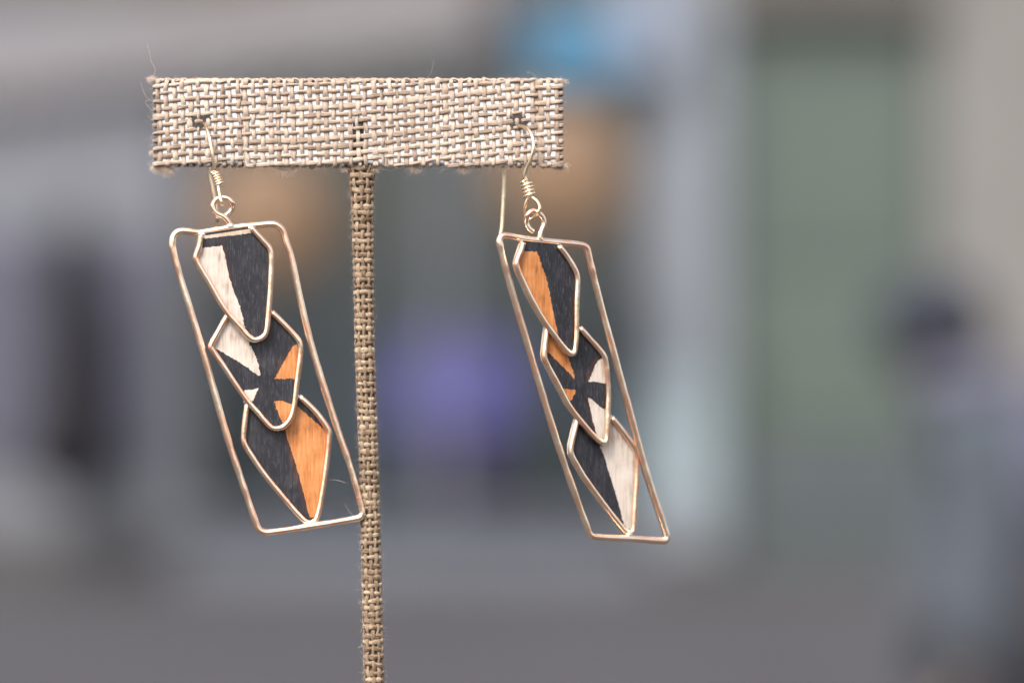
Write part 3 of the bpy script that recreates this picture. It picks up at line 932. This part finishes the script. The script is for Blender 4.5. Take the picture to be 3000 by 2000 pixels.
for k in range(420):
    y = random.uniform(495, 2050); s = random.choice((-1, 1)); th = s * random.uniform(.9, 1.9)
    p = post_pt(y, th, .35 * MM)
    hair(q, p, (s, random.gauss(0, .4), random.gauss(0, 1.3)), random.uniform(.3, .95) * MM, .009 * MM, 1.9)
tag(q.build('loose_fibre', M['fuzz'], post), kind='stuff')

# =================================================================== the earrings
class Plane:
    """The hanging plane of one earring; pixels of the traced photograph are laid onto it."""
    def __init__(s, px, py, y, yaw):
        s.o = Vector(W(px, py, y)); s.yaw = yaw
        s.R = Matrix.Rotation(yaw, 3, 'Z'); s.Ri = s.R.inverted()
        s.c = Vector(cam.location)

    def at(s, px, py, nrm=0.0):
        d = Vector(((px - 1500) * PX, 1.0, -(py - 1000) * PX))
        cl = s.Ri @ (s.c - s.o); dl = s.Ri @ d
        t = (nrm - cl.y) / dl.y
        return cl + dl * t

    def loc(s, w):
        return s.Ri @ (Vector(w) - s.o)


def cropper(ox, oy, sc):
    return lambda pts: [(ox + a / sc, oy + b_ / sc) for a, b_ in pts]


c3 = cropper(460, 480, 2.904); c4 = cropper(560, 1000, 2.613); cml = cropper(560, 860, 3.5625)
c5 = cropper(1400, 480, 2.904); c6 = cropper(1500, 1000, 2.529); cmr = cropper(1540, 900, 3.5625)


def area(p):
    return sum(p[i][0] * p[(i + 1) % len(p)][1] - p[(i + 1) % len(p)][0] * p[i][1] for i in range(len(p))) / 2


def hull(pts):
    pts = sorted(set(pts))
    def half(ps):
        h = []
        for p in ps:
            while len(h) > 1 and (h[-1][0] - h[-2][0]) * (p[1] - h[-2][1]) - (h[-1][1] - h[-2][1]) * (p[0] - h[-2][0]) <= 0: h.pop()
            h.append(p)
        return h[:-1]
    return half(pts) + half(pts[::-1])


def offset(poly, d):
    """Move a counter-clockwise convex outline out by d pixels."""
    n_ = len(poly); out = []
    for i in range(n_):
        a, b_, c_ = np.array(poly[i - 1]), np.array(poly[i]), np.array(poly[(i + 1) % n_])
        e1 = (b_ - a) / (np.linalg.norm(b_ - a) + 1e-9); e2 = (c_ - b_) / (np.linalg.norm(c_ - b_) + 1e-9)
        n1 = np.array((e1[1], -e1[0])); n2 = np.array((e2[1], -e2[0]))
        m_ = n1 + n2; m_ /= np.linalg.norm(m_) + 1e-9
        out.append(tuple(b_ + m_ * d / max(.5, m_.dot(n1))))
    return out


def clip(sub, conv):
    out = list(sub)
    for i in range(len(conv)):
        a, b_ = conv[i], conv[(i + 1) % len(conv)]
        def side(p): return (b_[0] - a[0]) * (p[1] - a[1]) - (b_[1] - a[1]) * (p[0] - a[0])
        src, out = out, []
        for j in range(len(src)):
            p, q_ = src[j - 1], src[j]
            sp, sq = side(p), side(q_)
            if (sp >= 0) != (sq >= 0):
                t = sp / (sp - sq); out.append((p[0] + (q_[0] - p[0]) * t, p[1] + (q_[1] - p[1]) * t))
            if sq >= 0: out.append(q_)
        if not out: return []
    return out


def ragged(poly, step=4.0, amp=1.3, seed=0):
    r_ = random.Random(seed); out = []
    for i in range(len(poly)):
        a, b_ = np.array(poly[i]), np.array(poly[(i + 1) % len(poly)])
        k = max(1, int(np.linalg.norm(b_ - a) / step))
        for j in range(k):
            p = a + (b_ - a) * j / k
            out.append((p[0] + r_.gauss(0, amp * .6), p[1] + r_.gauss(0, amp * .6)))
    return out


def prism(pl, poly, n_front, thick, name, m, parent, side_m=None):
    me = bpy.data.meshes.new(name)
    k = len(poly)
    a = [tuple(pl.at(x, y, n_front)) for x, y in poly]
    b_ = [(p[0], p[1] + thick, p[2]) for p in a]
    me.from_pydata(a + b_, [], [tuple(range(k)), tuple(range(2 * k - 1, k - 1, -1))] + [(i, i + k, (i + 1) % k + k, (i + 1) % k) for i in range(k)])
    bm = bmesh.new(); bm.from_mesh(me)
    bmesh.ops.recalc_face_normals(bm, faces=bm.faces[:])
    bm.to_mesh(me); bm.free()
    o = link(name, me, m, parent, False)
    if side_m:
        me.materials.append(side_m)
        for f in me.polygons:
            if f.index >= 2: f.material_index = 1
    return o


def wire(pl, pts2, nrm, r, name, m, parent, closed=False, n=5, jit=.05, flat=1.0, sides=12):
    """A hammered wire along traced points (or local 3-D points)."""
    p3 = [tuple(pl.at(p[0], p[1], nrm)) if len(p) == 2 else tuple(p) for p in pts2]
    pp_ = catmull(p3, n, closed)
    nn = len(pp_)
    sl = np.concatenate([[0], np.cumsum(np.linalg.norm(np.diff(pp_, axis=0), axis=1))])
    kn = max(6, int(sl[-1] / (1.1 * MM)))          # one hammer mark per millimetre or so
    jr = 1 + jit * np.interp(sl, np.linspace(0, sl[-1], kn), rng.normal(0, 1, kn).clip(-1.6, 1.6))
    q = MB(); tube(q, pp_, r * jr, r * jr * flat, sides=sides, closed=closed, up=(0, -1, 0.001))
    return q.build(name, m, parent)


def coil(pl, a, b_, R, r, turns, name, m, parent):
    a, b_ = Vector(a), Vector(b_)
    ax = (b_ - a).normalized(); u = ax.orthogonal().normalized(); v = ax.cross(u)
    n_ = int(turns * 16)
    pts = [tuple(a + (b_ - a) * (i / n_) + (u * math.cos(i / 16 * 2 * math.pi) + v * math.sin(i / 16 * 2 * math.pi)) * R) for i in range(n_ + 1)]
    q = MB(); tube(q, pts, r, sides=8); return q.build(name, m, parent)


def nugget(pl, px, py, nrm, r, parent, seed, sx=1.0, sz=1.0):
    r_ = random.Random(seed)
    bm = bmesh.new(); bmesh.ops.create_icosphere(bm, subdivisions=2, radius=1)
    c_ = pl.at(px, py, nrm)
    for v in bm.verts:
        f = 1 + .25 * mnoise.noise(v.co * 1.7 + Vector((seed, 0, 0)))
        v.co = Vector((v.co.x * sx * f, v.co.y * .8 * f, v.co.z * sz * f)) * r + c_
    me = bpy.data.meshes.new('solder_joint'); bm.to_mesh(me); bm.free()
    return link('solder_joint', me, M['solder'], parent)


NF = (-.75 * MM, .05 * MM, .75 * MM)       # front of each plate, the upper overlapping the lower
TH = .78 * MM
RB = .44 * MM                              # bezel wire
RF = .50 * MM                              # frame wire


def plate(pl, root, idx, bez, extra, patches, seed, label, rb=RB):
    """One wooden scale: plate > coloured fields, bezel wire."""
    outline = offset(hull([tuple(p) for p in bez + extra]), 5.5)
    pt = prism(pl, outline, NF[idx], TH, 'wood_plate', M['w_black'], root, M['w_side'])
    if label: pt['label'] = label
    inner = offset(hull([tuple(p) for p in bez + extra]), -2.0)
    for k, (m_, poly) in enumerate(patches):
        pg = clip(ragged(poly, 3.6, 1.6, seed * 10 + k), inner)
        if len(pg) > 2:
            prism(pl, pg, NF[idx] - (.035 + .006 * k) * MM, .2 * MM, 'stained_field', M[m_], pt)
    wire(pl, bez, NF[idx] - .26 * MM, rb, 'bezel_wire', M['rose'], pt, n=5, jit=.035)
    # wood fuzz on the plate's outer edge
    q = MB(); cx = sum(p[0] for p in outline) / len(outline); r_ = random.Random(seed)
    for k in range(70):
        i = r_.randrange(len(outline)); t = r_.random(); a, b_ = outline[i], outline[(i + 1) % len(outline)]
        p = pl.at(a[0] + (b_[0] - a[0]) * t, a[1] + (b_[1] - a[1]) * t, NF[idx] + r_.uniform(.1, .7) * MM)
        s = -1 if a[0] < cx else 1
        hair(q, tuple(p), (s, r_.gauss(0, .4), r_.gauss(0, .7)), r_.uniform(.12, .38) * MM, .014 * MM, 1.0, 3, r_)
    tag(q.build('edge_fibre', M['fuzz'], pt), kind='stuff')
    return pt


# ---------------- earring hung at the end over the grey wall (cream field uppermost)
A = Plane(652, 604, -3.6 * MM, math.radians(10))
ea = empty('drop_earring', A.o, A.yaw)
tag(ea, 'gold wire earring, cream and black scale at the top, corner touching the burlap post', 'earring', 'pair of drop earrings on the stand')
fr_l = c3([(134, 720), (134, 660), (146, 610), (180, 578), (230, 570), (350, 583), (470, 568), (620, 545), (860, 522), (960, 512), (1015, 518), (1055, 548), (1080, 600), (1100, 670)]) \
    + [(851, 748), (909, 1000), (988, 1255), (1026, 1365)] \
    + c4([(1305, 1270), (1312, 1310), (1300, 1338), (1270, 1352), (920, 1412), (590, 1460), (545, 1452), (515, 1430), (495, 1385)]) \
    + [(706, 1402), (663, 1270), (586, 1000), (528, 812)]
wire(A, fr_l, 0, RF, 'frame', M['rose'], ea, closed=True, n=9, jit=.06)
b1 = c3([(372, 610), (366, 680), (345, 745), (332, 795), (345, 840), (440, 1000), (580, 1240), (720, 1400), (780, 1468), (830, 1495), (890, 1480), (930, 1430), (945, 1300), (960, 1100), (970, 900), (968, 760), (955, 715), (920, 672), (850, 595), (805, 545)])
plate(A, ea, 0, b1, [], [
    ('w_cream', c3([(340, 720), (555, 697), (580, 790), (600, 900), (625, 1000), (655, 1090), (700, 1200), (730, 1300), (752, 1410), (700, 1440), (500, 1240), (320, 900), (320, 760)])),
    ('w_brown', c3([(520, 600), (570, 590), (580, 700), (600, 790), (625, 900), (665, 1040), (655, 1060), (600, 890), (572, 740)])),
    ('w_side', c3([(380, 640), (470, 628), (640, 610), (800, 590), (800, 530), (370, 580)])),
], 11, 'scale with a cream field and a black field')
b2 = cml([(392, 205), (345, 285), (280, 400), (215, 520), (208, 560), (250, 625), (330, 740), (560, 1080), (700, 1245), (800, 1362), (845, 1398), (900, 1405), (960, 1388), (1030, 1315), (1062, 1230), (1082, 1120), (1100, 950), (1130, 720), (1140, 570), (1130, 510), (1095, 455), (960, 310), (835, 190)])
plate(A, ea, 1, b2, cml([(480, 110), (760, 110)]), [
    ('w_cream', cml([(400, 240), (230, 540), (250, 565), (370, 640), (480, 700), (600, 780), (700, 855), (726, 850), (700, 720), (650, 600), (610, 520), (560, 400), (460, 240)])),
    ('w_orange', cml([(1180, 500), (1060, 545), (980, 680), (900, 820), (862, 892), (940, 885), (1000, 890), (1150, 880)])),
    ('w_cream', cml([(540, 1010), (640, 1000), (705, 982), (680, 1050), (648, 1110), (620, 1150)])),
    ('w_orange', cml([(868, 1122), (950, 1115), (1010, 1140), (1080, 1170), (1060, 1300), (960, 1360), (930, 1300), (900, 1220)])),
    ('w_brown', cml([(1062, 545), (1040, 540), (900, 760), (855, 880), (872, 880), (985, 678)])),
], 12, 'middle scale with cream and orange wedges on black')
b3 = c4([(430, 480), (415, 600), (402, 730), (408, 775), (450, 850), (560, 1012), (740, 1232), (840, 1345), (880, 1378), (920, 1386), (955, 1362), (980, 1290), (1012, 1110), (1042, 890), (1055, 720), (1050, 680), (1025, 635), (940, 525), (825, 418)])
plate(A, ea, 2, b3, c4([(560, 400), (700, 390)]), [
    ('w_orange', c4([(800, 480), (880, 555), (1000, 655), (1040, 690), (1040, 880), (1010, 1100), (970, 1330), (915, 1350), (890, 1290), (865, 1190), (830, 1050), (780, 880), (735, 740), (715, 660), (740, 560)])),
    ('w_brown', c4([(712, 650), (690, 690), (750, 900), (820, 1140), (880, 1310), (892, 1300), (868, 1190), (832, 1050), (782, 880), (735, 740)])),
], 13, 'lowest scale with a black field and an orange field')
ring_l = c3([(582, 440), (612, 416), (638, 375), (640, 335), (610, 300), (560, 288), (510, 300), (480, 340), (484, 390), (515, 425), (560, 445), (595, 475), (625, 525)])
p3 = [A.at(x, y, -.15 * MM + (.5 * MM if i < 3 else 0)) for i, (x, y) in enumerate(ring_l)]
wire(A, [tuple(p) for p in p3], 0, .40 * MM, 'hanging_loop', M['rose'], ea, n=4, jit=.03)
nugget(A, *c3([(625, 530)])[0], -.2 * MM, .55 * MM, ea, 3, 1.3, .9)
nugget(A, *c3([(800, 545)])[0], -.5 * MM, .45 * MM, ea, 4, 1.5, .8)
nugget(A, *c3([(385, 600)])[0], -.5 * MM, .45 * MM, ea, 5, 1.4, 1.0)
nugget(A, *c3([(590, 1250)])[0], -.4 * MM, .42 * MM, ea, 6)
nugget(A, *c3([(955, 1255)])[0], -.4 * MM, .40 * MM, ea, 7)
nugget(A, *cml([(575, 1125)])[0], .3 * MM, .42 * MM, ea, 8)
nugget(A, *cml([(1110, 1075)])[0], .3 * MM, .40 * MM, ea, 9)
nugget(A, *c4([(920, 1400)])[0], .1 * MM, .45 * MM, ea, 10, 1.4, .8)
# ear hook: out of the puncture, over and down to the coil, tail behind the strip
RH = .26 * MM
hk = [(632, 508, -3.6), (629, 496, -3.9), (621, 446, -4.3), (614, 404, -3.9), (606, 378, -2.6), (599, 363, -.9), (594, 360, .8), (592, 364, 3.6), (596, 400, 5.2), (603, 460, 5.8), (610, 492, 5.9), (625, 566, 6.0), (638, 652, 6.1)]
wire(A, [tuple(A.loc(W(a, b_, y * MM))) for a, b_, y in hk], 0, RH, 'ear_hook', M['gold'], ea, n=6, jit=.01)
coil(A, A.loc(W(630, 503, -3.6 * MM)), A.loc(W(644, 543, -3.6 * MM)), .52 * MM, .23 * MM, 5.5, 'coil', M['gold'], ea)
lp = [(640, 540, -3.4), (642, 560, -3.0), (646, 580, -2.7), (650, 597, -3.0), (651, 602, -3.8), (649, 594, -4.6), (644, 572, -4.4), (640, 550, -4.0), (638, 540, -3.8)]
wire(A, [tuple(A.loc(W(a, b_, y * MM))) for a, b_, y in lp], 0, .24 * MM, 'hook_eye', M['gold'], ea, n=5, jit=.01)

# ---------------- earring hung at the other end (orange field uppermost)
B_ = Plane(1574, 640, -3.6 * MM, math.radians(27))
eb = empty('drop_earring', B_.o, B_.yaw)
tag(eb, 'gold wire earring, orange and black scale at the top, hanging clear of the post', 'earring', 'pair of drop earrings on the stand')
fr_r = c5([(190, 700), (184, 650), (200, 618), (235, 610), (380, 637), (560, 660), (700, 672), (880, 690), (922, 712), (940, 770)]) \
    + [(1743, 826), (1789, 1000), (1862, 1269), (1898, 1399)] \
    + c6([(1130, 1380), (1147, 1440), (1140, 1468), (1110, 1474), (900, 1460), (620, 1445), (582, 1430), (562, 1390)]) \
    + [(1675, 1419), (1628, 1281), (1543, 1000), (1488, 812)]
wire(B_, fr_r, 0, RF, 'frame', M['rose'], eb, closed=True, n=9, jit=.06)
b1 = c5([(385, 670), (372, 730), (345, 790), (330, 850), (345, 910), (390, 1010), (450, 1140), (560, 1330)]) + cmr([(260, 235), (370, 385), (430, 455), (470, 485), (500, 480), (515, 440), (527, 300)]) \
    + c5([(839, 1200), (846, 1050), (846, 970), (830, 910), (760, 790), (690, 700)])
plate(B_, eb, 0, b1, [], [
    ('w_orange', c5([(370, 742), (500, 745), (520, 790), (545, 870), (585, 980), (610, 1100), (640, 1250), (665, 1370), (695, 1500), (640, 1520), (450, 1200), (320, 900), (330, 780)])),
], 21, 'scale with an orange field and a black field')
b2 = cmr([(228, 205), (210, 340), (195, 490), (205, 550), (320, 770), (440, 1000), (560, 1165), (700, 1330), (780, 1402), (825, 1408), (848, 1370), (854, 1280), (857, 1100), (862, 900), (850, 720), (832, 560), (800, 480), (660, 320), (565, 215)])
plate(B_, eb, 1, b2, cmr([(330, 130), (480, 130)]), [
    ('w_orange', cmr([(230, 240), (200, 440), (235, 465), (330, 560), (430, 660), (515, 745), (490, 640), (450, 540), (400, 420), (330, 300)])),
    ('w_cream', cmr([(800, 520), (735, 580), (690, 690), (650, 778), (720, 775), (860, 800), (870, 640)])),
    ('w_orange', cmr([(380, 842), (450, 855), (527, 863), (500, 930), (475, 975), (440, 960)])),
    ('w_cream', cmr([(650, 930), (700, 970), (780, 1040), (870, 1100), (880, 1400), (780, 1430), (740, 1330), (705, 1200), (670, 1050)])),
    ('w_brown', cmr([(612, 880), (650, 960), (672, 1050), (706, 1200), (742, 1335), (715, 1320), (680, 1180), (640, 1010)])),
    ('w_brown', cmr([(765, 525), (700, 560), (640, 700), (625, 790), (652, 775), (690, 690), (735, 580)])),
], 22, 'middle scale with orange and cream wedges on black')
b3 = c6([(488, 575), (462, 670), (440, 770), (440, 830), (480, 910), (540, 1010), (700, 1230), (800, 1360), (840, 1405), (872, 1418), (898, 1395), (906, 1310), (912, 1200), (926, 960), (918, 820), (895, 770), (800, 640), (738, 565)])
plate(B_, eb, 2, b3, c6([(560, 500), (680, 500)]), [
    ('w_cream', c6([(720, 560), (930, 760), (930, 900), (920, 1200), (900, 1410), (850, 1400), (820, 1320), (780, 1160), (720, 970), (685, 850), (655, 785), (660, 640)])),
], 23, 'lowest scale with a black field and a cream field')
ring_r = c5([(535, 655), (528, 620), (540, 570), (562, 510), (550, 455), (510, 415), (462, 402), (425, 435), (412, 490), (430, 545), (468, 580)])
p3 = [B_.at(x, y, (-.2 + (.0 if i < 8 else .55)) * MM) for i, (x, y) in enumerate(ring_r)]
wire(B_, [tuple(p) for p in p3], 0, .40 * MM, 'hanging_loop', M['rose'], eb, n=4, jit=.03)
nugget(B_, *c5([(545, 655)])[0], -.2 * MM, .5 * MM, eb, 13, 1.1, .9)
nugget(B_, *c5([(690, 705)])[0], -.5 * MM, .46 * MM, eb, 14, 1.4, .9)
nugget(B_, *c5([(385, 672)])[0], -.4 * MM, .40 * MM, eb, 15)
nugget(B_, *cmr([(225, 215)])[0], -.3 * MM, .40 * MM, eb, 16)
nugget(B_, *cmr([(560, 225)])[0], -.3 * MM, .38 * MM, eb, 17)
nugget(B_, *cmr([(535, 1140)])[0], .4 * MM, .42 * MM, eb, 18)
nugget(B_, *cmr([(880, 1140)])[0], .4 * MM, .38 * MM, eb, 19)
nugget(B_, *c6([(868, 1430)])[0], .1 * MM, .42 * MM, eb, 20, 1.3, .8)
hk = [(1543, 530, -3.6), (1537, 515, -3.7), (1541, 497, -3.9), (1554, 468, -4.4), (1562, 436, -4.6), (1560, 404, -4.2), (1548, 380, -3.0), (1533, 371, -1.6), (1515, 369, -.3), (1500, 368, 1.0), (1488, 376, 3.6), (1481, 410, 5.6), (1477, 460, 6.6), (1476, 549, 7.0), (1472, 635, 7.0), (1469, 673, 6.9), (1462, 706, 6.8)]
wire(B_, [tuple(B_.loc(W(a, b_, y * MM))) for a, b_, y in hk], 0, RH, 'ear_hook', M['gold'], eb, n=6, jit=.01)
coil(B_, B_.loc(W(1541, 531, -3.6 * MM)), B_.loc(W(1552, 576, -3.6 * MM)), .70 * MM, .25 * MM, 4.5, 'coil', M['gold'], eb)
lp = [(1549, 575, -3.6), (1541, 598, -3.4), (1538, 622, -3.1), (1545, 640, -2.9), (1558, 641, -3.0), (1568, 634, -3.6), (1577, 624, -4.3), (1581, 608, -4.4), (1575, 592, -4.2), (1562, 580, -3.9), (1554, 574, -3.7)]
wire(B_, [tuple(B_.loc(W(a, b_, y * MM))) for a, b_, y in lp], 0, .25 * MM, 'hook_eye', M['gold'], eb, n=5, jit=.01)
